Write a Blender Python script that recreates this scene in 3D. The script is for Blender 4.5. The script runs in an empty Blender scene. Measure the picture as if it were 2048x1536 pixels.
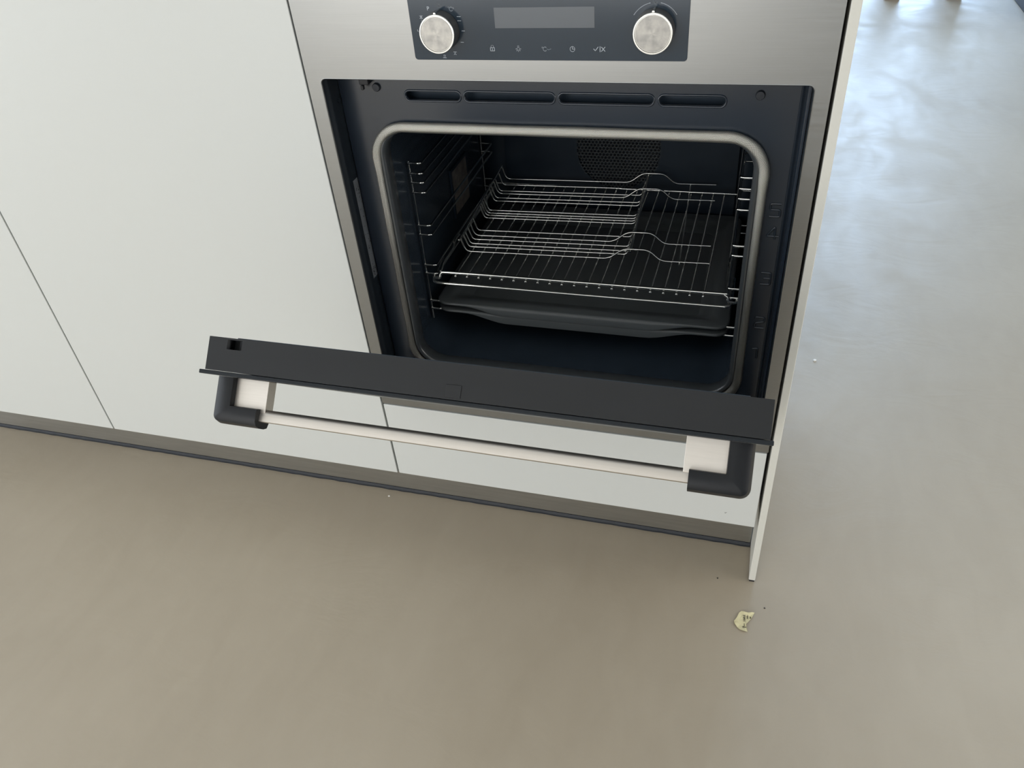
import bpy, bmesh, math, random
from mathutils import Matrix, Vector
random.seed(7)
S = bpy.context.scene
COL = S.collection

# ------------------------------------------------------------------ camera
cam = bpy.data.cameras.new('camera'); co = bpy.data.objects.new('camera', cam); COL.objects.link(co)
RT = Vector((0.95917, 0.27213, -0.07632)); DN = Vector((0.11314, -0.61700, -0.77880)); FW = Vector((-0.25903, 0.73836, -0.62260))
RT.normalize(); FW = (FW - RT * FW.dot(RT)).normalized(); DN = FW.cross(RT)
M = Matrix.Identity(4)
for i in range(3):
    M[i][0] = RT[i]; M[i][1] = -DN[i]; M[i][2] = -FW[i]
M[0][3], M[1][3], M[2][3] = 0.5252, -0.8591, 1.0866
co.matrix_world = M
cam.sensor_fit = 'HORIZONTAL'; cam.sensor_width = 36.0; cam.lens = 1571.54 * 36.0 / 2048.0
cam.clip_start = 0.02; cam.clip_end = 60
S.camera = co

# ------------------------------------------------------------------ world, daylight, exposure
w = bpy.data.worlds.new('daylight'); S.world = w; w.use_nodes = True
bgn = w.node_tree.nodes['Background']; bgn.inputs[0].default_value = (0.72, 0.84, 1.0, 1); bgn.inputs[1].default_value = 1.2
def area(name, loc, rot, sx, sy, power, col):
    l = bpy.data.lights.new(name, 'AREA'); l.shape = 'RECTANGLE'; l.size = sx; l.size_y = sy; l.energy = power; l.color = col
    o = bpy.data.objects.new(name, l); COL.objects.link(o); o.location = loc; o.rotation_euler = rot
    return o
# daylight entering through window_1 (far wall), window_2 (left wall), window_3 (behind the photographer) and fill_window (right wall, unseen and added as fill)
area('daylight_far', (-0.3, 5.90, 1.25), (math.radians(-90), 0, 0), 4.4, 2.36, 330, (0.48, 0.69, 1.0))
area('daylight_left', (-3.42, -1.5, 1.25), (math.radians(90), 0, math.radians(-90)), 2.3, 2.2, 44, (0.93, 0.96, 1.0))
area('daylight_front', (-0.9, -3.42, 1.02), (math.radians(90), 0, 0), 2.6, 1.9, 60, (1.0, 0.96, 0.90))
area('fill_right', (4.22, -0.3, 1.25), (math.radians(90), 0, math.radians(90)), 2.4, 2.2, 62, (1.0, 0.93, 0.86))  # fill light, added to warm the floor on the right
vs = S.view_settings
vs.view_transform = 'Standard'; vs.look = 'None'; vs.gamma = 1.0; vs.use_curve_mapping = False; vs.exposure = 0.0

# ------------------------------------------------------------------ materials
def mat(name, base, rough=0.5, metal=0.0, spec=0.5, coat=0.0, noise=None, bump=None, aniso=0.0, rnoise=None):
    """noise=(scale xyz, amount) varies the colour; bump=(scale xyz, strength, distance); rnoise=(scale xyz, amount)"""
    m = bpy.data.materials.new(name); m.use_nodes = True
    nt = m.node_tree; b = nt.nodes['Principled BSDF']
    b.inputs['Base Color'].default_value = (*base, 1); b.inputs['Roughness'].default_value = rough
    b.inputs['Metallic'].default_value = metal; b.inputs['Specular IOR Level'].default_value = spec
    b.inputs['Coat Weight'].default_value = coat; b.inputs['Anisotropic'].default_value = aniso
    tc = nt.nodes.new('ShaderNodeTexCoord')
    def nz(sc, detail=4):
        mp = nt.nodes.new('ShaderNodeMapping'); mp.inputs['Scale'].default_value = sc
        nt.links.new(tc.outputs['Object'], mp.inputs[0])
        n = nt.nodes.new('ShaderNodeTexNoise'); n.inputs['Scale'].default_value = 1.0; n.inputs['Detail'].default_value = detail
        nt.links.new(mp.outputs[0], n.inputs['Vector']); return n
    if noise:
        n = nz(noise[0]); r = nt.nodes.new('ShaderNodeMix'); r.data_type = 'RGBA'
        a = noise[1]
        r.inputs[6].default_value = (*[max(0, c * (1 - a)) for c in base], 1)
        r.inputs[7].default_value = (*[min(1, c * (1 + a)) for c in base], 1)
        nt.links.new(n.outputs['Fac'], r.inputs[0]); nt.links.new(r.outputs[2], b.inputs['Base Color'])
    if rnoise:
        n = nz(rnoise[0]); mr = nt.nodes.new('ShaderNodeMapRange')
        mr.inputs['From Min'].default_value = 0.3; mr.inputs['From Max'].default_value = 0.7
        mr.inputs['To Min'].default_value = rough - rnoise[1]; mr.inputs['To Max'].default_value = rough + rnoise[1]
        nt.links.new(n.outputs['Fac'], mr.inputs[0]); nt.links.new(mr.outputs[0], b.inputs['Roughness'])
    if bump:
        n = nz(bump[0]); bp = nt.nodes.new('ShaderNodeBump'); bp.inputs['Strength'].default_value = bump[1]
        bp.inputs['Distance'].default_value = bump[2]
        nt.links.new(n.outputs['Fac'], bp.inputs['Height']); nt.links.new(bp.outputs[0], b.inputs['Normal'])
    return m

LACQ = mat('white_lacquer', (0.56, 0.572, 0.545), 0.38, spec=0.45, bump=((260, 260, 260), 0.03, 0.001))
LACQE = mat('panel_lacquer', (0.62, 0.61, 0.55), 0.42, spec=0.45)
STEEL = mat('brushed_steel', (0.295, 0.299, 0.292), 0.36, 1.0, noise=((14, 900, 900), 0.05), bump=((10, 1300, 1300), 0.04, 0.0004), rnoise=((6, 500, 500), 0.04))
PLINTH = mat('plinth_steel', (0.42, 0.415, 0.39), 0.40, 1.0, noise=((9, 160, 160), 0.16), bump=((6, 500, 500), 0.05, 0.0004))
HANDLE = mat('handle_aluminium', (0.64, 0.60, 0.545), 0.40, 1.0, noise=((30, 700, 700), 0.07), bump=((16, 900, 900), 0.05, 0.0003))
KNOBF = mat('spun_steel', (0.50, 0.49, 0.46), 0.38, 1.0)
def spun():
    nt = KNOBF.node_tree; b = nt.nodes['Principled BSDF']; L = nt.links.new
    tc = nt.nodes.new('ShaderNodeTexCoord'); sp = nt.nodes.new('ShaderNodeSeparateXYZ'); L(tc.outputs['Generated'], sp.inputs[0])
    def sub(o):
        n = nt.nodes.new('ShaderNodeMath'); n.operation = 'SUBTRACT'; n.inputs[1].default_value = 0.5; L(o, n.inputs[0]); return n.outputs[0]
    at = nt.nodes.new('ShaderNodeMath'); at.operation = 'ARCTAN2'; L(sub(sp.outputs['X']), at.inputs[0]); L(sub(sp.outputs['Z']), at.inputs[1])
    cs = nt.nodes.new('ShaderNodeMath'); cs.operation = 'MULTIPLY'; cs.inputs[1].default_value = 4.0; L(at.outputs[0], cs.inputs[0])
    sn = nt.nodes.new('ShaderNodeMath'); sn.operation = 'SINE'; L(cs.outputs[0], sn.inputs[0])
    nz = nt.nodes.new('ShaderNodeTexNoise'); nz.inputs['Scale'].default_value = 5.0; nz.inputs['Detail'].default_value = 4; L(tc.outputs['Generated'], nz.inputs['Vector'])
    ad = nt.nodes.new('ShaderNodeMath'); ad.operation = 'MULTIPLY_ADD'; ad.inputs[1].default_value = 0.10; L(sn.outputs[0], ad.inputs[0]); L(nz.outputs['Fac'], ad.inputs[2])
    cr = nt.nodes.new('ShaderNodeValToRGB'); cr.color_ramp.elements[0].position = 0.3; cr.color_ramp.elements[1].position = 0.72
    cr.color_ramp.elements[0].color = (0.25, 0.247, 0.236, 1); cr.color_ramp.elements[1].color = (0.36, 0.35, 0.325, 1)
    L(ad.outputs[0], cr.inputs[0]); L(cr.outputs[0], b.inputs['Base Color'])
spun()
KNOBS = mat('knob_side_steel', (0.34, 0.32, 0.30), 0.38, 1.0)
RIMM = mat('polished_rim', (0.60, 0.60, 0.57), 0.25, 1.0)
ENAMEL = mat('dark_enamel', (0.016, 0.023, 0.033), 0.24, spec=0.66, bump=((40, 40, 40), 0.03, 0.002))
LINING = mat('dark_lining', (0.012, 0.017, 0.022), 0.40, spec=0.5)
CAVITY = mat('cavity_enamel', (0.024, 0.034, 0.046), 0.24, spec=0.45, noise=((18, 18, 18), 0.25))
TRAYM = mat('tray_enamel', (0.075, 0.083, 0.085), 0.36, spec=0.55)
BLACKG = mat('black_glass', (0.017, 0.030, 0.045), 0.14, spec=0.42)
DOORG = mat('door_glass', (0.010, 0.013, 0.016), 0.30, spec=0.25)
LIPM = mat('lip_enamel', (0.042, 0.047, 0.050), 0.30, spec=0.75)  # lighter copy of the face enamel, its colour standing in for the lip's highlight
DISP = mat('display_film', (0.075, 0.087, 0.10), 0.25, spec=0.5)
BLACKP = mat('black_plastic', (0.0055, 0.0065, 0.008), 0.42, spec=0.28, noise=((9, 9, 9), 0.18))
DOORB = mat('door_cover_black', (0.012, 0.013, 0.014), 0.52, spec=0.3, noise=((6, 30, 30), 0.2))
RUBBER = mat('black_rubber', (0.010, 0.013, 0.018), 0.6)
CHROME = mat('chrome_wire', (0.72, 0.72, 0.69), 0.13, 1.0)
PRINT = mat('grey_print', (0.42, 0.46, 0.50), 0.5)
PRINTD = mat('faint_print', (0.17, 0.20, 0.23), 0.5)
GLASSW = mat('lamp_glass', (0.20, 0.165, 0.14), 0.22, spec=0.6, noise=((70, 70, 70), 0.6))
FOIL = mat('label_foil', (0.13, 0.14, 0.15), 0.42, noise=((90, 60, 90), 0.3))
INK = mat('dark_ink', (0.012, 0.012, 0.014), 0.6)
CARC = mat('carcass_grey', (0.30, 0.30, 0.29), 0.6)
DARKC = mat('dark_edge', (0.012, 0.013, 0.016), 0.6)
WORKT = mat('worktop_white', (0.62, 0.62, 0.60), 0.4)
PLASTER = mat('white_plaster', (0.78, 0.77, 0.74), 0.8)
CEILM = mat('ceiling_paint', (0.82, 0.81, 0.78), 0.85)
PAPER = mat('yellow_paper', (0.66, 0.60, 0.36), 0.75, noise=((120, 120, 120), 0.14))
CRUMBW = mat('pale_crumb', (0.75, 0.72, 0.66), 0.7)
CRUMBD = mat('dark_crumb', (0.02, 0.018, 0.016), 0.7)
WOOD = mat('oiled_wood', (0.30, 0.19, 0.10), 0.5, noise=((6, 40, 40), 0.35))
FABRIC = mat('blue_grey_fabric', (0.30, 0.37, 0.48), 0.85)
FRAMEM = mat('window_frame_grey', (0.20, 0.20, 0.20), 0.5)
WEAVE = None
def weave_material():
    m = bpy.data.materials.new('steel_braid'); m.use_nodes = True
    nt = m.node_tree; b = nt.nodes['Principled BSDF']
    uv = nt.nodes.new('ShaderNodeUVMap')
    b.inputs['Metallic'].default_value = 0.92; b.inputs['Roughness'].default_value = 0.38
    hs = []
    for ang in (0.9, -0.9):
        mp = nt.nodes.new('ShaderNodeMapping'); mp.inputs['Rotation'].default_value = (0, 0, ang)
        nt.links.new(uv.outputs[0], mp.inputs[0])
        wv = nt.nodes.new('ShaderNodeTexWave'); wv.inputs['Scale'].default_value = 270; wv.inputs['Distortion'].default_value = 0.6
        wv.inputs['Detail'].default_value = 1
        nt.links.new(mp.outputs[0], wv.inputs['Vector']); hs.append(wv.outputs['Fac'])
    mul = nt.nodes.new('ShaderNodeMath'); mul.operation = 'MULTIPLY'
    nt.links.new(hs[0], mul.inputs[0]); nt.links.new(hs[1], mul.inputs[1])
    cr = nt.nodes.new('ShaderNodeValToRGB')
    cr.color_ramp.elements[0].color = (0.22, 0.215, 0.19, 1); cr.color_ramp.elements[1].color = (0.92, 0.90, 0.82, 1)
    cr.color_ramp.elements[1].position = 0.6
    nt.links.new(mul.outputs[0], cr.inputs[0])
    at = nt.nodes.new('ShaderNodeAttribute'); at.attribute_name = 'braid_tone'
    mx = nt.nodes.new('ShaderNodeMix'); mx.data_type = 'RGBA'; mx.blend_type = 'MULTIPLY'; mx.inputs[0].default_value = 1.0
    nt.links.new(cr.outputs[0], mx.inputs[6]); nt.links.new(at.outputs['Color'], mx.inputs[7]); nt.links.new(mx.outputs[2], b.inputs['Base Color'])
    bp = nt.nodes.new('ShaderNodeBump'); bp.inputs['Strength'].default_value = 0.5; bp.inputs['Distance'].default_value = 0.0006
    nt.links.new(mul.outputs[0], bp.inputs['Height']); nt.links.new(bp.outputs[0], b.inputs['Normal'])
    return m
WEAVE = weave_material()

def floor_material():
    m = bpy.data.materials.new('cast_resin_floor'); m.use_nodes = True
    nt = m.node_tree; b = nt.nodes['Principled BSDF']; L = nt.links.new
    tc = nt.nodes.new('ShaderNodeTexCoord')
    def nz(sc, detail, dist=0.0):
        mp = nt.nodes.new('ShaderNodeMapping'); mp.inputs['Scale'].default_value = sc
        L(tc.outputs['Object'], mp.inputs[0])
        n = nt.nodes.new('ShaderNodeTexNoise'); n.inputs['Scale'].default_value = 1; n.inputs['Detail'].default_value = detail
        n.inputs['Distortion'].default_value = dist
        L(mp.outputs[0], n.inputs['Vector']); return n.outputs['Fac']
    a = nz((1.6, 1.6, 1), 6, 0.4); c = nz((22, 9, 1), 5, 0.8)
    add = nt.nodes.new('ShaderNodeMath'); add.operation = 'MULTIPLY_ADD'; add.inputs[1].default_value = 0.3
    L(c, add.inputs[0]); L(a, add.inputs[2])
    cr = nt.nodes.new('ShaderNodeValToRGB')
    cr.color_ramp.elements[0].position = 0.40; cr.color_ramp.elements[0].color = (0.332, 0.282, 0.208, 1)
    cr.color_ramp.elements[1].position = 0.90; cr.color_ramp.elements[1].color = (0.395, 0.342, 0.260, 1)
    L(add.outputs[0], cr.inputs[0]); L(cr.outputs[0], b.inputs['Base Color'])
    r = nz((5, 3, 1), 8, 1.6); mr = nt.nodes.new('ShaderNodeMapRange')
    mr.inputs['From Min'].default_value = 0.35; mr.inputs['From Max'].default_value = 0.65
    mr.inputs['To Min'].default_value = 0.43; mr.inputs['To Max'].default_value = 0.56
    L(r, mr.inputs[0]); L(mr.outputs[0], b.inputs['Roughness'])
    b.inputs['Specular IOR Level'].default_value = 0.68
    h1 = nz((5, 8, 1), 7, 2.6); h2 = nz((70, 70, 1), 3)
    mx = nt.nodes.new('ShaderNodeMath'); mx.operation = 'MULTIPLY_ADD'; mx.inputs[1].default_value = 0.06
    L(h2, mx.inputs[0]); L(h1, mx.inputs[2])
    bp = nt.nodes.new('ShaderNodeBump'); bp.inputs['Strength'].default_value = 0.12; bp.inputs['Distance'].default_value = 0.006
    L(mx.outputs[0], bp.inputs['Height']); L(bp.outputs[0], b.inputs['Normal'])
    return m
FLOORM = floor_material()

# ------------------------------------------------------------------ mesh helpers
class MB:
    def __init__(s): s.v = []; s.f = []; s.uv = {}
    def box(s, x0, x1, y0, y1, z0, z1):
        n = len(s.v)
        s.v += [(x0,y0,z0),(x1,y0,z0),(x1,y1,z0),(x0,y1,z0),(x0,y0,z1),(x1,y0,z1),(x1,y1,z1),(x0,y1,z1)]
        s.f += [tuple(n+i for i in q) for q in ((0,3,2,1),(4,5,6,7),(0,1,5,4),(1,2,6,5),(2,3,7,6),(3,0,4,7))]
        return s
    def loft(s, loops, closed=True, cap0=False, cap1=False):
        n = len(s.v); k = len(loops[0])
        for lp in loops: s.v += [tuple(p) for p in lp]
        for i in range(len(loops) - 1):
            for j in range(k if closed else k - 1):
                a = n + i*k + j; b = n + i*k + (j+1) % k
                s.f.append((a, b, b + k, a + k))
        if cap0: s.f.append(tuple(n + j for j in range(k))[::-1])
        if cap1: s.f.append(tuple(n + (len(loops)-1)*k + j for j in range(k)))
        return s
    def tube(s, path, r, n=8, closed=False, cap=True):
        P = [Vector(p) for p in path]; L = len(P); rings = []
        up = None
        for i, p in enumerate(P):
            if closed: t = (P[(i+1) % L] - P[i-1]).normalized()
            else: t = (P[min(i+1, L-1)] - P[max(i-1, 0)]).normalized()
            if up is None:
                up = Vector((0,0,1)) if abs(t.z) < 0.9 else Vector((0,1,0))
            up = (up - t * up.dot(t)).normalized(); sd = t.cross(up)
            rr = r[i] if isinstance(r, (list, tuple)) else r
            rings.append([p + (up*math.cos(2*math.pi*k/n) + sd*math.sin(2*math.pi*k/n)) * rr for k in range(n)])
        if closed: rings.append(rings[0])
        s.loft(rings, True, cap and not closed, cap and not closed)
        return s
    def lathe(s, prof, c, axis='y', n=40):
        """prof: (radius, offset along axis); axis -y or z"""
        loops = []
        for r, o in prof:
            lp = []
            for k in range(n):
                a = 2*math.pi*k/n
                if axis == 'y': lp.append((c[0] + r*math.cos(a), c[1] + o, c[2] + r*math.sin(a)))
                else: lp.append((c[0] + r*math.cos(a), c[1] + r*math.sin(a), c[2] + o))
            loops.append(lp)
        return s.loft(loops, True, True, True)
    def xf(s, fn): s.v = [tuple(fn(*p)) for p in s.v]; return s
    def mesh(s, name, smooth=None):
        me = bpy.data.meshes.new(name); me.from_pydata(s.v, [], s.f); me.validate()
        bm = bmesh.new(); bm.from_mesh(me); bmesh.ops.remove_doubles(bm, verts=bm.verts, dist=1e-6)
        bmesh.ops.recalc_face_normals(bm, faces=bm.faces); bm.to_mesh(me); bm.free()
        finish(me, smooth); return me
    def build(s, name, m, parent=None, smooth=None, bevel=0):
        return link(name, s.mesh(name, smooth), m, parent, bevel)
def finish(me, smooth):
    if smooth:
        for p in me.polygons: p.use_smooth = True
        bm = bmesh.new(); bm.from_mesh(me)
        for e in bm.edges:
            if len(e.link_faces) != 2 or e.calc_face_angle(0) > math.radians(smooth): e.smooth = False
        bm.to_mesh(me); bm.free()
def link(name, me, m, parent=None, bevel=0):
    o = bpy.data.objects.new(name, me); COL.objects.link(o)
    if m and not me.materials: me.materials.append(m)
    if parent: o.parent = parent
    if bevel:
        b = o.modifiers.new('bevel', 'BEVEL'); b.width = bevel; b.segments = 2; b.limit_method = 'ANGLE'; b.angle_limit = math.radians(40)
        for p in me.polygons: p.use_smooth = True
        b.harden_normals = True
    return o
def box(name, m, b, parent=None, bevel=0): return MB().box(*b).build(name, m, parent, None, bevel)
def thing(name, label, cat, group=None, loc=(0,0,0)):
    o = bpy.data.objects.new(name, None); COL.objects.link(o); o.empty_display_size = 0.02; o.location = loc
    return tag(o, label, cat, group)
def tag(o, label, cat, group=None):
    o['label'] = label; o['category'] = cat
    if group: o['group'] = group
    return o
def struct(o): o['kind'] = 'structure'; return o
def rrect(x0, x1, z0, z1, r, n=8, side=1):
    """rounded rectangle as a list of (x,z), counter-clockwise; side = points added along every straight side"""
    pts = []
    cs = [(x1-r, z0+r, -90), (x1-r, z1-r, 0), (x0+r, z1-r, 90), (x0+r, z0+r, 180)]
    for ci, (cx, cz, a0) in enumerate(cs):
        arc = [(cx + r*math.cos(math.radians(a0 + 90*k/n)), cz + r*math.sin(math.radians(a0 + 90*k/n))) for k in range(n+1)]
        pts += arc
        nx = cs[(ci+1) % 4]; q = (nx[0] + r*math.cos(math.radians(nx[2])), nx[1] + r*math.sin(math.radians(nx[2])))
        for k in range(1, side): pts.append((arc[-1][0] + (q[0]-arc[-1][0])*k/side, arc[-1][1] + (q[1]-arc[-1][1])*k/side))
    return pts
def plate(outer, holes, y0, y1, fn=None):
    """flat plate with holes, outline in (x,z), filled between y0 and y1; a mesh datablock"""
    cu = bpy.data.curves.new('tmp', 'CURVE'); cu.dimensions = '2D'; cu.fill_mode = 'BOTH'; cu.extrude = abs(y1 - y0) / 2
    for lp in [outer] + holes:
        sp = cu.splines.new('POLY'); sp.points.add(len(lp) - 1); sp.use_cyclic_u = True
        for p, q in zip(sp.points, lp): p.co = (q[0], q[1], 0, 1)
    ob = bpy.data.objects.new('tmp', cu); COL.objects.link(ob)
    dg = bpy.context.evaluated_depsgraph_get()
    me = bpy.data.meshes.new_from_object(ob.evaluated_get(dg))
    bpy.data.objects.remove(ob); bpy.data.curves.remove(cu)
    ym = (y0 + y1) / 2
    for v in me.vertices:
        x, z, y = v.co
        q = (x, ym + y, z)
        v.co = fn(*q) if fn else q
    bm = bmesh.new(); bm.from_mesh(me); bmesh.ops.remove_doubles(bm, verts=bm.verts, dist=1e-6)
    bmesh.ops.recalc_face_normals(bm, faces=bm.faces); bm.to_mesh(me); bm.free()
    return me
def text_mesh(body, x, z, h, y, depth, sx=1.0):
    cu = bpy.data.curves.new('tmp', 'FONT'); cu.body = body; cu.size = h / 0.70; cu.align_x = 'CENTER'; cu.extrude = depth / 2
    ob = bpy.data.objects.new('tmp', cu); COL.objects.link(ob)
    dg = bpy.context.evaluated_depsgraph_get(); me = bpy.data.meshes.new_from_object(ob.evaluated_get(dg))
    bpy.data.objects.remove(ob); bpy.data.curves.remove(cu)
    for v in me.vertices:
        a, b, c = v.co; v.co = (x + a*sx, y - c, z - h/2 + b)
    return me
def strokes(polys, wd, y, th=0.0003):
    """thin flat strokes on a vertical face, polylines in (x,z)"""
    mb = MB()
    for pl in polys:
        for a, b in zip(pl[:-1], pl[1:]):
            d = Vector((b[0]-a[0], b[1]-a[1]));
            if d.length < 1e-7: continue
            d.normalize(); nrm = Vector((-d.y, d.x)) * wd / 2; e = d * wd * 0.35
            c = [(a[0]-e.x+nrm.x, a[1]-e.y+nrm.y), (a[0]-e.x-nrm.x, a[1]-e.y-nrm.y), (b[0]+e.x-nrm.x, b[1]+e.y-nrm.y), (b[0]+e.x+nrm.x, b[1]+e.y+nrm.y)]
            mb.loft([[(p[0], y - th, p[1]) for p in c], [(p[0], y, p[1]) for p in c]], True, True, True)
    return mb
def circ(cx, cz, r, a0=0, a1=360, n=16):
    return [(cx + r*math.cos(math.radians(a0 + (a1-a0)*k/n)), cz + r*math.sin(math.radians(a0 + (a1-a0)*k/n))) for k in range(n+1)]
def smooth(t): t = max(0.0, min(1.0, t)); return t*t*(3-2*t)
def fillet(path, r, n=5):
    """round the corners of a polyline"""
    P = [Vector(p) for p in path]; out = [P[0]]
    for i in range(1, len(P)-1):
        a, b, c = P[i-1], P[i], P[i+1]; rr = min(r, (a-b).length*0.48, (c-b).length*0.48)
        p0 = b + (a-b).normalized()*rr; p1 = b + (c-b).normalized()*rr
        for k in range(n+1):
            t = k/n; out.append(p0*(1-t)**2 + b*2*t*(1-t) + p1*t*t)
    out.append(P[-1]); return out

# ------------------------------------------------------------------ the room
struct(box('floor', FLOORM, (-3.6, 4.4, -3.6, 6.1, -0.05, 0.0)))
struct(box('ceiling', CEILM, (-3.6, 4.4, -3.6, 6.1, 2.70, 2.75)))
def wall(name, axis, pos, th, u0, u1, hole=None, z1=2.70):
    mb = MB()
    def seg(a, b, c, d):
        if axis == 'y': mb.box(a, b, min(pos, pos+th), max(pos, pos+th), c, d)
        else: mb.box(min(pos, pos+th), max(pos, pos+th), a, b, c, d)
    if hole:
        h0, h1, hz0, hz1 = hole
        seg(u0, h0, 0, z1); seg(h1, u1, 0, z1); seg(h0, h1, hz1, z1)
        if hz0 > 0: seg(h0, h1, 0, hz0)
    else: seg(u0, u1, 0, z1)
    return struct(mb.build(name, PLASTER))
wall('wall_back', 'y', 6.0, 0.1, -3.6, 4.4, (-2.55, 1.95, 0.02, 2.48))
wall('wall_front', 'y', -3.5, -0.1, -3.6, 4.4, (-2.3, 0.5, 0.05, 2.05))
wall('wall_left', 'x', -3.5, -0.1, -3.5, 6.0, (-2.7, -0.3, 0.10, 2.40))
wall('wall_right', 'x', 4.3, 0.1, -3.5, 6.0, (-1.55, 0.95, 0.10, 2.40))
GLASS = bpy.data.materials.new('window_glass'); GLASS.use_nodes = True
gb = GLASS.node_tree.nodes['Principled BSDF']; gb.inputs['Transmission Weight'].default_value = 1.0; gb.inputs['Roughness'].default_value = 0.0; gb.inputs['IOR'].default_value = 1.05
def window(name, axis, pos, u0, u1, z0, z1, bars):
    mb = MB(); t = 0.05
    def seg(a, b, c, d, th=0.03):
        if axis == 'y': mb.box(a, b, pos - th, pos + th, c, d)
        else: mb.box(pos - th, pos + th, a, b, c, d)
    seg(u0, u0+t, z0, z1); seg(u1-t, u1, z0, z1); seg(u0+t, u1-t, z0, z0+t); seg(u0+t, u1-t, z1-t, z1)
    for k in range(1, bars):
        x = u0 + (u1-u0)*k/bars; seg(x-t/2, x+t/2, z0+t, z1-t)
    fr = struct(mb.build(name, FRAMEM))
    xs = [u0 + (u1-u0)*k/bars for k in range(bars+1)]
    for k in range(bars):
        a = xs[k] + (t if k == 0 else t/2); b = xs[k+1] - (t if k == bars-1 else t/2)
        pb = (a, b, pos-0.005, pos+0.005, z0+t, z1-t) if axis == 'y' else (pos-0.005, pos+0.005, a, b, z0+t, z1-t)
        box('pane', GLASS, pb, fr)
window('window_1', 'y', 6.05, -2.55, 1.95, 0.02, 2.48, 4)
window('window_2', 'x', -3.55, -2.7, -0.3, 0.10, 2.40, 2)
window('fill_window', 'x', 4.35, -1.55, 0.95, 0.10, 2.40, 2)  # unseen window, added to carry the fill light from the right
window('window_3', 'y', -3.55, -2.3, 0.5, 0.05, 2.05, 2)

# ------------------------------------------------------------------ kitchen units
ZD0, ZD1 = 0.1314, 0.8975
def cabinet(x0, x1, label, zmin=ZD0):
    t = thing('kitchen_cabinet', label, 'cabinet', None, (x0, 0.3, ZD0))
    t.location = (0, 0, 0)
    mb = MB(); a, b = x0 + 0.0005, x1 - 0.0005
    mb.box(a, a+0.015, 0.024, 0.58, 0.136, 0.90); mb.box(b-0.015, b, 0.024, 0.58, 0.136, 0.90)
    mb.box(a+0.015, b-0.015, 0.024, 0.58, 0.136, 0.150)
    mb.box(a+0.015, b-0.015, 0.570, 0.58, 0.150, 0.90)
    mb.build('carcass', CARC, t)
    return t
c1 = cabinet(-1.1945, -0.5972, 'white handleless base cabinet at the left edge, beyond the slanting seam')
box('door', LACQ, (-1.1930, -0.5987, 0.0, 0.019, ZD0, ZD1), c1, 0.0012)
c2 = cabinet(-0.5972, 0.0, 'white handleless base cabinet with one tall plain door left of the oven')
box('door', LACQ, (-0.5957, -0.0018, 0.0, 0.019, ZD0, ZD1), c2, 0.0012)
c3 = cabinet(0.0, 0.5972, 'white oven housing cabinet with a low plain drawer under the oven')
box('drawer_front', LACQ, (0.0012, 0.5948, 0.0, 0.019, ZD0, 0.2880), c3, 0.0016)
box('oven_shelf', CARC, (0.0165, 0.5802, 0.05, 0.56, 0.262, 0.280), c3)
bpy.context.view_layer.update()
strokes([[(0.5488, 0.1542), (0.5502, 0.1556)], [(0.5506, 0.1562), (0.5510, 0.1568)], [(0.5485, 0.1560), (0.5488, 0.1564)]], 0.0006, 0.0, 0.0001).build('scuff', INK, bpy.data.objects['drawer_front'])
ep = thing('end_panel', 'slim white end panel standing on the floor right of the oven', 'panel')
box('panel', LACQE, (0.5998, 0.6100, 0.0, 0.62, 0.0045, 0.9035), ep, 0.0011)
box('glide_strip', DARKC, (0.6008, 0.6090, 0.0012, 0.61, 0.0, 0.0045), ep)
pl = thing('plinth', 'brushed metal kickboard along the floor beneath the white cabinets', 'plinth')
box('kickboard', PLINTH, (-1.1945, 0.5985, 0.0756, 0.088, 0.0085, 0.1300), pl, 0.0006)
def wobble_strip():
    mb = MB(); n = 120; rnd = random.Random(3); loops = []
    for i in range(n + 1):
        x = -1.1945 + (0.5985 + 1.1945) * i / n
        d = 0.0726 + rnd.uniform(-0.0007, 0.0006)
        loops.append([(x, d, 0.0), (x, d + 0.0004, 0.0035), (x, 0.0756, 0.0075), (x, 0.086, 0.0085), (x, 0.086, 0.0)])
    return mb.loft(loops, True, True, True)
wobble_strip().build('seal_strip', RUBBER, pl)
wt = box('worktop', WORKT, (-1.20, 0.6130, -0.004, 0.62, 0.9050, 0.9300), None, 0.001)
tag(wt, 'pale worktop slab running over the white cabinets and the oven', 'worktop')

# ------------------------------------------------------------------ the oven
ov = thing('oven', 'built-in stainless steel oven with its door half open between white cabinets', 'oven')
W = 0.596
# front frame in brushed steel with the door opening and the control panel cut out
OPN = rrect(0.0185, 0.5803, 0.3035, 0.8030, 0.0065)
PAN = rrect(0.1464, 0.4504, 0.8254, 0.8935, 0.0035, 5)
fm = plate(rrect(0.0008, W, 0.2912, 0.8965, 0.0010, 3), [OPN, PAN], 0.0, 0.0022)
link('front_frame', fm, STEEL, ov)
# bright rolled lip round the door opening
mb = MB()
mb.loft([[(x, y, z) for x, z in rrect(0.0185+e, 0.5803-e, 0.3035+e, 0.8030-e, 0.0065)] for e, y in ((-0.0003, 0.0), (0.0004, -0.0003), (0.0010, 0.0004), (0.0010, 0.0022))])
mb.build('opening_trim', STEEL, ov, 60)
# lining from the frame back to the enamel face
mb = MB()
mb.loft([[(x, y, z) for x, z in rrect(0.0180+e, 0.5808-e, 0.3030+e, 0.8035-e, 0.0065)] for e, y in ((0, 0.0024), (0.0, 0.0100), (0.0016, 0.0125), (0.0020, 0.0165), (0.0004, 0.0195), (0.0004, 0.0400))])
mb.build('recess_lining', LINING, ov, 40)
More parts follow.
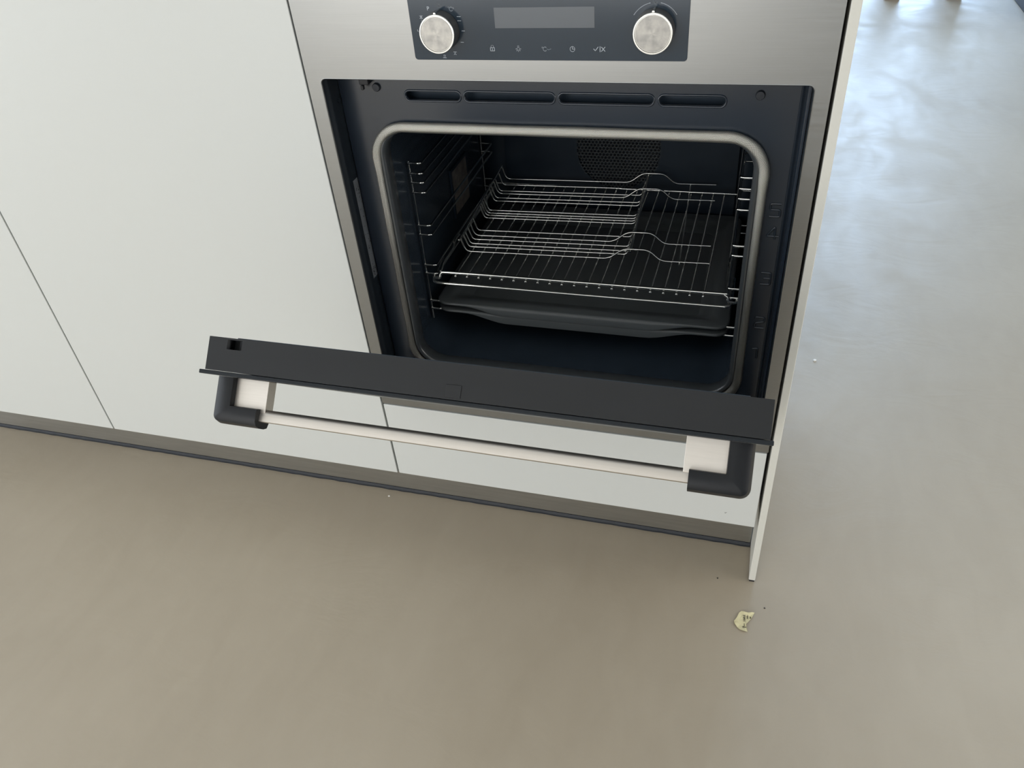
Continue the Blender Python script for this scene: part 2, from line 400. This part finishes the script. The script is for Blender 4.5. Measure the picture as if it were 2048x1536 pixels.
# left wall folds and screw, label
mb = MB()
mb.loft([[(0.5690, 0.0400, z), (0.5698, 0.0372, z), (0.5716, 0.0372, z), (0.5728, 0.0392, z), (0.5744, 0.0392, z), (0.5762, 0.0340, z), (0.5790, 0.0330, z), (0.5790, 0.0400, z)] for z in (0.306, 0.800)], True, True, True)
mb.build('side_channel', ENAMEL, ov, 60)
mb = MB(); mb.tube([(0.0184, 0.033, 0.7645), (0.0200, 0.033, 0.7645)], 0.0026, 12); mb.build('screw', LINING, ov)
stk = MB().box(0.0186, 0.01885, 0.0255, 0.0385, 0.5095, 0.6600).build('rating_label', FOIL, ov)
stk['label'] = 'grey foil rating label with worn dark print'
mb = MB(); rnd = random.Random(5)
for k in range(46):
    z = rnd.choice([rnd.uniform(0.625, 0.650), rnd.uniform(0.512, 0.530), rnd.uniform(0.54, 0.62)]); a = rnd.uniform(0.0275, 0.036)
    mb.box(0.01885, 0.01895, a, a + rnd.uniform(0.0006, 0.0022), z, z + rnd.uniform(0.0006, 0.0022))
mb.build('label_print', INK, stk)
# enamel face with vent slots and the mouth of the cavity
YE = 0.040
LX0, LX1, LZ0, LZ1 = 0.0600, 0.5386, 0.3530, 0.7345
slots = [(0.1087, 0.1793), (0.1857, 0.2962), (0.3028, 0.4116), (0.4189, 0.4909)]
SZ0, SZ1 = 0.7652, 0.7757
holes = [rrect(a, b, SZ0, SZ1, 0.0051, 6) for a, b in slots]
fe = plate(rrect(0.0192, 0.5796, 0.3043, 0.8022, 0.004, 3), holes + [rrect(LX0, LX1, LZ0, LZ1, 0.042, 10)], YE, YE + 0.002)
face = link('enamel_face', fe, ENAMEL, ov)
for (a, b) in slots:
    mb = MB()
    mb.loft([[(x, y, z) for x, z in rrect(a-e, b+e, SZ0-e, SZ1+e, 0.0051+e, 6)] for e, y in ((0.0026, YE+0.0001), (0.0020, YE-0.0008), (0.0010, YE-0.0013), (0.0002, YE-0.0006), (0.0, YE+0.0030))])
    mb.build('vent_slot_rim', ENAMEL, ov, 70)
box('vent_duct', CAVITY, (0.10, 0.50, 0.058, 0.066, 0.755, 0.785), ov)
for cx, cz in ((0.0712, 0.7803), (0.5275, 0.7786)):
    MB().lathe([(0.0052, 0.0), (0.0052, -0.0022), (0.0044, -0.0034), (0.0008, -0.0036)], (cx, YE, cz), 'y', 24).build('door_buffer', RUBBER, ov, 40)
# latch hook hanging at top left
mb = MB()
mb.box(0.0530, 0.0655, 0.0300, 0.0398, 0.7855, 0.8012)
mb.box(0.0550, 0.0585, 0.0285, 0.0340, 0.7795, 0.7855)
mb.build('latch_hook', INK, ov, None, 0.0012)
# embossed shelf numbers on the right of the face
DIG = {'5': [[(.5, .5), (-.5, .5), (-.5, .04), (.46, .04), (.5, -.5), (-.5, -.5)]], '4': [[(.26, -.5), (.20, .5), (-.55, -.26), (.62, -.26)]], '3': [[(-.5, .5), (.5, .5), (.5, -.5), (-.5, -.5)], [(-.2, .02), (.5, .02)]],
       '2': [[(-.5, .34), (-.46, .5), (.46, .5), (.5, .1), (-.46, -.06), (-.5, -.5), (.5, -.5)]], '1': [[(-.45, .40), (.1, .5), (.1, -.5)]]}
for tx, cx, cz in (('5', 0.5600, 0.6435), ('4', 0.5605, 0.6137), ('3', 0.5600, 0.5498), ('2', 0.5602, 0.4829), ('1', 0.5615, 0.4335)):
    mb = MB()
    for pl in DIG[tx]:
        mb.tube(fillet([(cx + p[0]*0.0118, YE - 0.0001, cz + p[1]*0.0165) for p in pl], 0.002, 4), 0.00150, 8)
    mb.build('shelf_number', ENAMEL, face, 70)
# braided door seal
def seal():
    mid = rrect(0.0562, 0.5420, 0.3460, 0.7325, 0.0445, 14, 16)
    n = 14; r = 0.0064; yc = 0.0346; L = len(mid); me = bpy.data.meshes.new('door_seal'); v = []; f = []; uvs = []
    acc = [0.0]
    for i in range(L): 
        a, b = mid[i], mid[(i+1) % L]; acc.append(acc[-1] + math.hypot(b[0]-a[0], b[1]-a[1]))
    rnd = random.Random(2)
    for i in range(L):
        p, q = mid[i-1], mid[(i+1) % L]; t = Vector((q[0]-p[0], q[1]-p[1])).normalized(); nr = Vector((t.y, -t.x))
        rr = r * (0.86 if 0.40 < mid[i][1] < 0.68 else 1.0) * (1 + 0.03 * math.sin(i*0.9) + rnd.uniform(-0.015, 0.015))
        for k in range(n):
            a = 2*math.pi*k/n; v.append((mid[i][0] + nr.x*rr*math.cos(a), yc - rr*0.92*math.sin(a), mid[i][1] + nr.y*rr*math.cos(a)))
    for i in range(L):
        for k in range(n):
            f.append((i*n+k, i*n+(k+1) % n, ((i+1) % L)*n+(k+1) % n, ((i+1) % L)*n+k))
            u0, u1 = acc[i], acc[i+1]; w0, w1 = 2*math.pi*r*k/n, 2*math.pi*r*(k+1)/n
            uvs += [(u0, w0), (u0, w1), (u1, w1), (u1, w0)]
    me.from_pydata(v, [], f); ul = me.uv_layers.new(name='UVMap')
    for i, u in enumerate(uvs): ul.data[i].uv = u
    sa = me.color_attributes.new('braid_tone', 'FLOAT_COLOR', 'POINT')   # the braid colour is darker along its lower run
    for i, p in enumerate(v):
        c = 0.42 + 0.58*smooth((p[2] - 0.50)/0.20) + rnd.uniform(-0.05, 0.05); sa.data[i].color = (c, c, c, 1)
    bm = bmesh.new(); bm.from_mesh(me); bmesh.ops.recalc_face_normals(bm, faces=bm.faces); bm.to_mesh(me); bm.free()
    finish(me, 80)
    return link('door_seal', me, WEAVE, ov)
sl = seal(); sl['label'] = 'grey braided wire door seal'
# rolled lip and cavity
def lip(e, y): return [(x, y, z) for x, z in rrect(LX0+e, LX1-e, LZ0+e, LZ1-e, 0.042-e, 10)]
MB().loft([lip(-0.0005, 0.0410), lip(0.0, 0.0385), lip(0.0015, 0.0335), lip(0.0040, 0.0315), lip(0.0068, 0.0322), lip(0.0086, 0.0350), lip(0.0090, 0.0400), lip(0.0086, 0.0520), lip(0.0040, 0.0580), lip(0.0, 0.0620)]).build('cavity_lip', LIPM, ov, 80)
YB = 0.470
def cav(e, y): return [(x, y, z) for x, z in rrect(LX0+e, LX1-e, LZ0+e, LZ1-e, 0.040-e, 10)]
MB().loft([cav(0, 0.0620), cav(0, 0.44), cav(0.004, 0.46), cav(0.015, YB)], True, False, True).build('cavity', CAVITY, ov, 50)
# back cover with fan grille
gx, gz, gr = 0.3010, 0.5365, 0.0740
me = plate(rrect(0.0930, 0.5060, 0.3900, 0.7050, 0.012, 5), [[(gx + gr*math.cos(2*math.pi*k/48), gz + gr*math.sin(2*math.pi*k/48)) for k in range(48)]], 0.4605, 0.4625)
link('fan_cover', me, CAVITY, ov)
mb = MB(); pitch = 0.0064
for j in range(-14, 15):
    for i in range(-14, 15):
        cx = gx + (i + 0.5*(j % 2))*pitch; cz = gz + j*pitch*0.866
        if math.hypot(cx-gx, cz-gz) > gr - 0.0008: continue
        R = pitch*0.5774; ri = R*0.72
        ho = [(cx + R*math.sin(math.radians(60*k)), cz + R*math.cos(math.radians(60*k))) for k in range(6)]
        hi = [(cx + ri*math.sin(math.radians(60*k)), cz + ri*math.cos(math.radians(60*k))) for k in range(6)]
        mb.loft([[(x, 0.4600, z) for x, z in ho], [(x, 0.4606, z) for x, z in hi], [(x, 0.4640, z) for x, z in hi]])
g = mb.build('fan_grille', TRAYM, ov); g['kind'] = 'stuff'
# oven lamp window on the left wall
lp = box('lamp_cover', GLASSW, (0.0602, 0.0628, 0.264, 0.336, 0.4925, 0.5690), ov, 0.001)
mb = MB()
for b in ((0.0602, 0.0632, 0.260, 0.265, 0.489, 0.573), (0.0602, 0.0632, 0.335, 0.340, 0.489, 0.573), (0.0602, 0.0632, 0.265, 0.335, 0.489, 0.4935), (0.0602, 0.0632, 0.265, 0.335, 0.568, 0.573)): mb.box(*b)
mb.build('lamp_frame', CAVITY, lp)
# side rails: a wire ladder on each wall
pairs = [0.6532, 0.6380, 0.6242, 0.6090, 0.5568, 0.5418, 0.4903, 0.4757, 0.4262, 0.4116]
for sgn in (-1, 1):
    def X(d): return 0.2994 + sgn * d       # d measured from the oven centre line
    mb = MB(); mb.tube([(X(0.2345), 0.107, 0.656), (X(0.2345), 0.107, 0.392)], 0.0017, 8); rail = mb.build('side_rail', CHROME, ov, 60)
    MB().tube([(X(0.2365), 0.418, 0.690), (X(0.2365), 0.418, 0.392)], 0.0016, 8).build('rail_post', CHROME, rail, 60)
    for z in pairs:
        pth = fillet([(X(0.2345), 0.1055, z), (X(0.2160), 0.1055, z), (X(0.2160), 0.4165, z), (X(0.2365), 0.4165, z)], 0.005, 5)
        MB().tube(pth, 0.0018, 8).build('rail_wire', CHROME, rail, 60)

# control panel
cp = link('control_panel', plate(rrect(0.1466, 0.4502, 0.8256, 0.8933, 0.0033, 5), [], -0.0004, 0.0020), BLACKG, ov)
YP = -0.0004
link('display', plate(rrect(0.2446, 0.3533, 0.8589, 0.8795, 0.0002, 2), [], YP - 0.0002, YP), DISP, cp)
def mark(name, polys, wd=0.00055, m=PRINT):
    return strokes(polys, wd, YP, 0.00012).build(name, m, cp)
KL, KR, KZ = 0.1826, 0.4158, 0.8570
def txt(name, body, x, z, h): link(name, text_mesh(body, x, z, h, YP - 0.0001, 0.0002), PRINT, cp)
txt('dial_letter', 'P', 0.1697, 0.8795, 0.0040)
mark('dial_zero', [circ(0.1826, 0.8822, 0.0012)])
mark('dial_degrees', [circ(0.1935, 0.8803, 0.0006, n=8), circ(0.1963, 0.8786, 0.0020, 45, 315, 12), circ(0.1990, 0.8794, 0.0006, 90, 330, 6)], 0.0005)
a = 0.0016
mark('dial_frost', [[(0.1603-a, 0.8707-a*.9), (0.1603+a, 0.8707+a*.9)], [(0.1603-a, 0.8707+a*.9), (0.1603+a, 0.8707-a*.9)], [(0.1603, 0.8707-a*1.2), (0.1603, 0.8707+a*1.2)], circ(0.1602, 0.8672, 0.0005, n=8)], 0.0004)
mark('dial_tick', [[(0.2022, 0.8709), (0.2062, 0.8708)]]); mark('dial_tick', [[(0.2024, 0.8667), (0.2062, 0.8666)]])
mark('dial_tick', [[(0.2060, 0.8563), (0.2094, 0.8562)]]); mark('dial_tick', [[(0.2034, 0.8444), (0.2066, 0.8443)]])
mark('dial_grill', [[(0.1936, 0.8342), (0.1970, 0.8341)], [(0.1953, 0.8338), (0.1951, 0.8325), (0.1940, 0.8313)], [(0.1951, 0.8325), (0.1960, 0.8313), (0.1966, 0.8313)]], 0.0005)
mark('dial_fan', [circ(0.1823, 0.8300, 0.0013), [(0.1812, 0.8300), (0.1834, 0.8300)], [(0.1804, 0.8279), (0.1842, 0.8278)]], 0.0005)
mark('dial_heat', [[(0.1540, 0.8577), (0.1540, 0.8560), (0.1548, 0.8560)]], 0.0005)
x, z = 0.2394, 0.8375
mark('lock_icon', [[(x-.0023, z-.0021), (x+.0023, z-.0021), (x+.0023, z+.0013), (x-.0023, z+.0013), (x-.0023, z-.0021)], [(x-.0014, z+.0013), (x-.0014, z+.0025)] + circ(x, z+.0025, .0014, 180, 0, 8) + [(x+.0014, z+.0013)], [(x, z-.0011), (x, z+.0002)]])
x = 0.2690
mark('lamp_icon', [circ(x, z+.0001, .0015), circ(x, z+.0027, .0008, n=8)] + [[(x + .0021*math.cos(math.radians(t)), z + .0021*math.sin(math.radians(t))), (x + .0029*math.cos(math.radians(t)), z + .0029*math.sin(math.radians(t)))] for t in (0, 180, -45, -135, -90)], 0.00045)
x = 0.2985
mark('temperature_icon', [circ(x-.0025, z+.0016, .0006, n=8), circ(x+.0004, z, .0021, 50, 310, 12)])
mark('temperature_swirl', [[(x+.0026, z+.0001), (x+.0040, z-.0007), (x+.0056, z-.0003), (x+.0070, z+.0001)]], 0.0005, PRINTD)
x = 0.3291
mark('clock_icon', [circ(x, z, .0026), [(x, z+.0026), (x, z), (x+.0026, z)]])
x = 0.3583
mark('confirm_icon', [[(x-.0062, z+.0002), (x-.0045, z-.0017), (x-.0013, z+.0022)], [(x+.0007, z-.0027), (x+.0007, z+.0026)], [(x+.0022, z-.0022), (x+.0060, z+.0021)], [(x+.0022, z+.0021), (x+.0060, z-.0022)]], 0.0006)
mark('dial_zero', [circ(KR - 0.0001, 0.8826, 0.0011)])
mark('dial_arc', [circ(KR, KZ, 0.0258, 102, 147, 14)], 0.00045); mark('dial_arc', [circ(KR, KZ, 0.0258, 33, 78, 14)], 0.00045)
for kx in (KL, KR):
    k = MB().lathe([(0.0185, 0.0), (0.0207, -0.0006), (0.0203, -0.0150)], (kx, YP, KZ), 'y', 56).build('knob', KNOBS, ov, 40)
    MB().lathe([(0.0203, -0.0148), (0.0203, -0.0162), (0.0198, -0.0168), (0.0185, -0.0168), (0.0181, -0.0160), (0.0001, -0.0160)], (kx, YP, KZ), 'y', 56).build('knob_rim', RIMM, k, 40)
    MB().lathe([(0.0177, -0.0158), (0.0177, -0.0164), (0.0001, -0.0164)], (kx, YP, KZ), 'y', 56).build('knob_face', KNOBF, k, 20)
    MB().loft([[(kx-.0017, YP-.0004, KZ+.0195), (kx+.0017, YP-.0004, KZ+.0195), (kx+.0010, YP-.0004, KZ+.0222), (kx-.0010, YP-.0004, KZ+.0222)],
               [(kx-.0017, YP-.0158, KZ+.0190), (kx+.0017, YP-.0158, KZ+.0190), (kx+.0010, YP-.0158, KZ+.0218), (kx-.0010, YP-.0158, KZ+.0218)]], True, True, True).build('knob_pointer', RIMM, k)

# ------------------------------------------------------------------ the oven door, half open
PH = math.radians(47.5); P0 = Vector((0, -0.355, 0.633))
DV = Vector((0, math.sin(PH), -math.cos(PH))); OV = Vector((0, -math.cos(PH), -math.sin(PH)))
def D(x, s, h):                       # x along the door, s down the door from its top edge, h outwards
    q = P0 + DV*s + OV*h; return (x, q.y, q.z)
DX0, DX1 = 0.0199, 0.5699
LD = 0.478
dr = MB().box(DX0, DX1, 0.0, LD, -0.0006, 0.0036).xf(D).build('oven_door', DOORG, ov, None, 0.0008)
dr['label'] = 'black oven door tipped half open'
bx0, bx1 = 0.0270, 0.5668
MB().box(bx0, bx1, 0.013, LD - 0.012, -0.0335, -0.0014).xf(D).build('door_body', DOORB, dr, None, 0.001)
def Dp(x, s, h): return D(x, s, h)
cov = plate([(bx0, -0.0344), (bx1, -0.0344), (bx1, -0.0010), (bx0, -0.0010)], [[(0.0482, -0.0328), (0.0650, -0.0328), (0.0645, -0.0230), (0.0480, -0.0230)]], -0.0002, 0.0125, Dp)
link('door_top_cover', cov, DOORB, dr)
MB().box(0.0560, 0.0650, 0.0095, 0.0122, -0.0328, -0.0230).xf(D).build('latch_catch', RUBBER, dr)
MB().box(0.2818, 0.2967, -0.0009, -0.0002, -0.0147, -0.0030).xf(D).build('cover_clip', DOORB, dr, None, 0.0002)
MB().box(0.045, 0.548, 0.020, LD - 0.03, -0.0365, -0.0337).xf(D).build('inner_glass', BLACKG, dr, None, 0.0006)
HC = 0.2948                           # centre of the handle
S0 = 0.0165
# aluminium bar: flat with a rounded inner edge
sec = [(S0-.0012, .0437), (S0+.0004, .0447), (S0+.0100, .0449), (S0+.0122, .0438), (S0+.0122, .0345), (S0+.0100, .0327), (S0+.0070, .0321), (S0+.0044, .0323), (S0+.0024, .0331), (S0+.0008, .0346), (S0-.0002, .0366), (S0-.0009, .0395)]
MB().loft([[(x, s, h) for s, h in sec] for x in (HC - 0.2100, HC + 0.2100)], True, True, True).xf(D).build('handle_bar', HANDLE, dr, 50)
for sg in (-1, 1):
    def HX(d): return HC + sg*d
    a, b = sorted((HX(0.2047), HX(0.2422)))
    MB().box(a, b, S0, S0 + 0.0140, 0.0036, 0.0352).xf(D).build('handle_block', HANDLE, dr, None, 0.0004)
    # black L-shaped end: two mitred legs with a rounded section
    xo, xi = HX(0.2625), HX(0.2405)
    def prof(o, i, flip=False):
        # o outer coordinate, i inner coordinate across the leg; returns (across, s)
        d = i - o
        return [(o + d*0.00, S0+.010), (o + d*0.03, S0+.002), (o + d*0.14, S0-.0045), (o + d*0.36, S0-.0075), (o + d*0.80, S0-.0080), (o + d*0.98, S0-.0068), (o + d*1.0, S0-.004), (o + d*1.0, S0+.016), (o + d*0.3, S0+.018), (o + d*0.05, S0+.0155)]
    wl = abs(xi - xo); Rc = 0.0095; xe = HX(0.2100)
    secl = [(w_ - 0.0, sv) for w_, sv in prof(0.0, 1.0)]
    loops = []
    def at(step):                      # step: 'a' start of leg, k = 0..8 round the corner, 'z' end of foot
        out = []
        for d_, sv in secl:
            w1 = d_*wl; w2 = d_*0.0200
            if step == 'a': x, h = xo - sg*w1, 0.0038
            elif step == 'z': x, h = xe, 0.0520 - w2
            else:
                rr = max(0.0, Rc - w1); an = math.radians(90*step/8)
                if w1 < Rc: x = xo - sg*(Rc - rr*math.cos(an)); h = 0.0520 - Rc + rr*math.sin(an)
                else: x, h = xo - sg*w1, 0.0520 - w2
            out.append((x, sv, h))
        return out
    MB().loft([at('a')] + [at(k) for k in range(9)] + [at('z')], True, True, True).xf(D).build('handle_end', BLACKP, dr, 32)

# ------------------------------------------------------------------ trays
def tray(label, yo, zr, depth, drop, x0, x1, y0, y1, inset, m=TRAYM):
    def lp(e, z, ap=0.0, r=0.020, out=0.0):
        res = []
        for x, y in rrect(x0+e, x1-e, y0+e, y1-e, max(0.004, r-e), 6, 40):
            t = smooth((x - 0.122)/0.070) * smooth((0.474 - x)/0.070)
            if y > y0 + 0.05: t = 0.0
            res.append((x, y - out*t, z - ap*t))
        return res
    ins = inset
    loops = [lp(0.0032, zr-0.0040, drop, out=0.0035), lp(0.0012, zr-0.0042, drop, out=0.0040), lp(0.0002, zr-0.0034, drop, out=0.0040), lp(0.0002, zr-0.0016, drop*0.35, out=0.0022), lp(0.0012, zr-0.0003), lp(0.0034, zr), lp(0.014, zr-0.0012), lp(ins*0.55, zr-0.0016), lp(ins*0.62, zr-0.004, 0.0, 0.045),
             lp(ins*0.80, zr-depth*0.55, 0.0, 0.05), lp(ins*0.93, zr-depth+0.006, 0.0, 0.052), lp(ins+0.006, zr-depth, 0.0, 0.055),
             lp(ins+0.006, zr-depth-0.0012, 0, 0.055), lp(ins*0.93-0.0012, zr-depth+0.005, 0.0, 0.052), lp(ins*0.80-0.0012, zr-depth*0.55, 0.0, 0.05), lp(ins*0.62-.0012, zr-0.0055, 0.0, 0.045), lp(ins*0.55-.001, zr-0.0030), lp(0.014, zr-0.0026), lp(0.0050, zr-0.0018)]
    k = len(loops[0]); mb = MB(); mb.loft(loops)
    mb.f.append(tuple(11*k + j for j in range(k))); mb.f.append(tuple(12*k + j for j in range(k)))
    o = mb.build('baking_tray', m, None, 50)
    return tag(o, label, 'tray', None)
tray('shallow black enamel baking tray, upper of two, just under the wire rack', 0, 0.4300, 0.0140, 0.0095, 0.0760, 0.5230, 0.0955, 0.4440, 0.040)
dp = tray('deep black enamel roasting pan, lower of two, above the oven floor', 0, 0.4172, 0.0330, 0.0105, 0.0770, 0.5220, 0.0960, 0.4430, 0.044)
dp.name = 'roasting_pan'; dp['category'] = 'pan'

# ------------------------------------------------------------------ wire rack
rk = thing('oven_rack', 'chrome wire oven rack with a guard bar, resting on the side rails', 'rack')
FB = 0.1000
def T(name, path, r, parent=rk, n=8): return MB().tube(path, r, n).build(name, CHROME, parent, 60)
T('front_bar', [(0.0930, FB, 0.4832), (0.30, FB+0.0006, 0.4834), (0.5150, FB+0.0012, 0.4836)], 0.0026, n=10)
T('guard_bar', fillet([(0.0770, 0.150, 0.4800), (0.0770, 0.118, 0.4735), (0.0790, 0.0945, 0.4668), (0.30, 0.0942, 0.4664), (0.5200, 0.0945, 0.4668), (0.5222, 0.118, 0.4735), (0.5222, 0.150, 0.4800)], 0.008, 4), 0.0022, n=10)
for sx, c in ((-1, 0.0930), (1, 0.5150)):
    T('side_hook', fillet([(c - sx*0.004, FB, 0.4832), (c + sx*0.002, FB-0.002, 0.4805), (c + sx*0.0015, FB-0.004, 0.4752), (c + sx*0.0125, FB-0.003, 0.4728), (c + sx*0.0160, FB+0.010, 0.4735)], 0.003, 4), 0.0022)
    xs = 0.0860 if sx < 0 else 0.5130
    T('side_wire', fillet([(c + sx*0.001, FB+0.001, 0.4832), (xs, FB+0.03, 0.4826), (xs, 0.178, 0.4826), (xs, 0.186, 0.4900), (xs, 0.206, 0.4900), (xs, 0.214, 0.4826), (xs, 0.4180, 0.4826)], 0.006, 4), 0.0020)
T('back_bar', [(0.0820, 0.4165, 0.4832), (0.5160, 0.4168, 0.4832)], 0.0020)
gm = None
for i in range(21):
    x = 0.1166 + i*0.01834
    if gm is None:
        gm = MB().tube([(0, 0.0950, 0.4797), (0, 0.0954, 0.4797), (0, 0.0966, 0.4797), (0.0001, 0.0978, 0.4797), (0.0002, 0.099, 0.4797), (0.0058, 0.398, 0.4797), (0.0062, 0.4210, 0.4802)], [0.0008, 0.0017, 0.0021, 0.0017, 0.0013, 0.0013, 0.0013], 8).mesh('grid_wire', 60)
        gm.materials.append(CHROME)
    o = bpy.data.objects.new('grid_wire', gm); COL.objects.link(o); o.parent = rk; o.location = (x, 0, 0)

# ------------------------------------------------------------------ insert grid lying on the rack
ins = thing('insert_grid', 'smaller chrome wire insert with humped long wires lying on the oven rack', 'grid')
A2 = math.radians(2.35); O2 = Vector((0.1125, 0.1650, 0.4840)); U2 = Vector((math.cos(A2), math.sin(A2), 0)); V2 = Vector((-math.sin(A2), math.cos(A2), 0))
def G(u, v, h): return tuple(O2 + U2*u + V2*v + Vector((0, 0, h)))
RW = 0.0015
def wire(name, pts, r=RW, fr=0.006): return MB().tube([G(*p) for p in fillet(pts, fr, 5)], r, 8).build(name, CHROME, ins, 60)
for v in (0.0, 0.0525, 0.2070, 0.2680):
    wire('long_wire', [(-0.0075, v, 0.0225), (-0.0015, v, 0.0), (0.224, v, 0.0), (0.2460, v, 0.0175), (0.2830, v, 0.0175), (0.3020, v, 0.0), (0.3720, v, 0.0)], RW, 0.009)
for v in (0.0150, 0.0255, 0.0395, 0.0700, 0.1140, 0.1235, 0.1320, 0.1420, 0.1780, 0.1900, 0.2180, 0.2430):
    wire('short_wire', [(-0.0075, v, 0.0215), (-0.0015, v, 0.0), (0.2500, v, 0.0), (0.2540, v, 0.0145)])
wire('end_rod', [(-0.0095, -0.004, 0.0215), (-0.0095, 0.275, 0.0215)], 0.0016)
wire('end_rod', [(0.2565, -0.004, 0.0145), (0.2565, 0.275, 0.0145)], 0.0016)
wire('cross_rod', [(0.3290, -0.008, -0.0016), (0.3290, 0.272, -0.0016)], 0.0011)

# ------------------------------------------------------------------ small things on the floor
def scrap():
    out = [(0.5887, -0.0657), (0.5858, -0.0751), (0.5821, -0.0821), (0.5829, -0.0870), (0.5880, -0.0928), (0.5919, -0.0965), (0.5988, -0.0981), (0.6033, -0.0971), (0.6009, -0.0894), (0.6004, -0.0849), (0.6081, -0.0713), (0.6122, -0.0604), (0.6083, -0.0605), (0.6023, -0.0623), (0.5967, -0.0622), (0.5923, -0.0613)]
    cx, cy = sum(p[0] for p in out)/len(out), sum(p[1] for p in out)/len(out)
    rnd = random.Random(9); zt = [0.0012 + rnd.uniform(0, 0.0022) for _ in out]; mb = MB()
    t = 0.00025
    n = len(out)
    mid = [(cx + (p[0]-cx)*0.55, cy + (p[1]-cy)*0.55) for p in out]
    lo = [[(p[0], p[1], z) for p, z in zip(out, zt)], [(p[0], p[1], 0.0011 + 0.0004*math.sin(i)) for i, p in enumerate(mid)]]
    bt = [[(x, y, z - t) for x, y, z in lp] for lp in lo]
    mb.loft([bt[1], bt[0], lo[0], lo[1]], True, True, True)
    return mb.build('paper_scrap', PAPER, None), (cx, cy)
ps, _ = scrap(); tag(ps, 'torn scrap of yellow paper with handwriting lying on the floor', 'paper')
wr = MB()
def pen(poly, wd=0.00055, z=0.0017):
    for a, b in zip(poly[:-1], poly[1:]):
        d = Vector((b[0]-a[0], b[1]-a[1])); d.normalize(); nn = Vector((-d.y, d.x))*wd/2
        q = [(a[0]+nn.x, a[1]+nn.y), (a[0]-nn.x, a[1]-nn.y), (b[0]-nn.x, b[1]-nn.y), (b[0]+nn.x, b[1]+nn.y)]
        wr.loft([[(x, y, z-0.0004) for x, y in q], [(x, y, z) for x, y in q]], True, True, True)
def along(t, o): # text runs up the scrap; t along the line, o across
    bx, by = 0.5982, -0.0964; ux, uy = -0.0520, 0.9986
    t *= 1.25; o *= 1.3; return (bx + ux*t + uy*o, by + uy*t - ux*o)
def penl(pts): pen([along(*p) for p in pts])
penl([(0.0010, 0.0016), (0.0002, -0.0010), (0.0022, -0.0016), (0.0030, 0.0004), (0.0016, 0.0014)])
penl([(0.0040, -0.0016), (0.0044, 0.0022)]); penl([(0.0040, -0.0016), (0.0058, -0.0016), (0.0046, 0.0020), (0.0062, 0.0020)])
penl([(0.0062, 0.0002), (0.0104, 0.0000)])
penl([(0.0140, 0.0016), (0.0140, -0.0014)]); penl([(0.0152, 0.0012), (0.0166, -0.0010), (0.0178, 0.0006), (0.0164, 0.0014)])
penl([(0.0186, 0.0014), (0.0190, -0.0014), (0.0204, 0.0002), (0.0196, 0.0012)]); penl([(0.0212, 0.0016), (0.0222, -0.0016), (0.0232, 0.0014), (0.0216, 0.0000)])
penl([(0.0180, 0.0044), (0.0186, 0.0032), (0.0198, 0.0046), (0.0210, 0.0030), (0.0218, 0.0046), (0.0232, 0.0036)])
penl([(0.0188, 0.0080), (0.0196, 0.0066), (0.0206, 0.0080), (0.0214, 0.0066)])
wr.build('handwriting', INK, ps)
def crumb(label, x, y, r, m, cat='crumb', flat=0.5):
    rnd = random.Random(int(x*1e4)); n = 7
    a = [rnd.uniform(0.7, 1.2)*r for _ in range(n)]
    mb = MB()
    mb.loft([[(x + a[k]*s*math.cos(2*math.pi*k/n), y + a[k]*s*math.sin(2*math.pi*k/n), h*flat) for k in range(n)] for s, h in ((0.9, 0.0), (1.0, r*0.5), (0.6, r))], True, True, True)
    return tag(mb.build('crumb', m), label, cat)
crumb('small pale chip on the floor close behind the white end panel', 0.7100, 0.6300, 0.0042, CRUMBW)
crumb('small pale chip on the floor at the kickboard seal', -0.0665, 0.0560, 0.0026, CRUMBW)
crumb('tiny dark speck on the floor left of the end panel foot', 0.5510, -0.0040, 0.0015, CRUMBD)
crumb('tiny dark speck on the floor right of the paper scrap', 0.6270, -0.0470, 0.0015, CRUMBD)

# ------------------------------------------------------------------ furniture far across the floor
bn = thing('wooden_bench', 'wooden bench standing far off by the window at the top edge', 'bench')
box('seat', WOOD, (0.50, 1.43, 3.70, 4.06, 0.40, 0.44), bn, 0.004)
for x in (1.068, 1.345):
    for y in (3.705, 3.99): box('leg', WOOD, (x, x+0.075, y, y+0.06, 0.0, 0.40), bn, 0.003)
st = thing('footstool', 'blue-grey upholstered footstool with a dark base in the top right corner', 'footstool')
box('cushion', FABRIC, (1.655, 2.20, 3.30, 3.80, 0.05, 0.42), st, 0.02)
box('base', DARKC, (1.640, 2.215, 3.285, 3.815, 0.0, 0.05), st, 0.004)
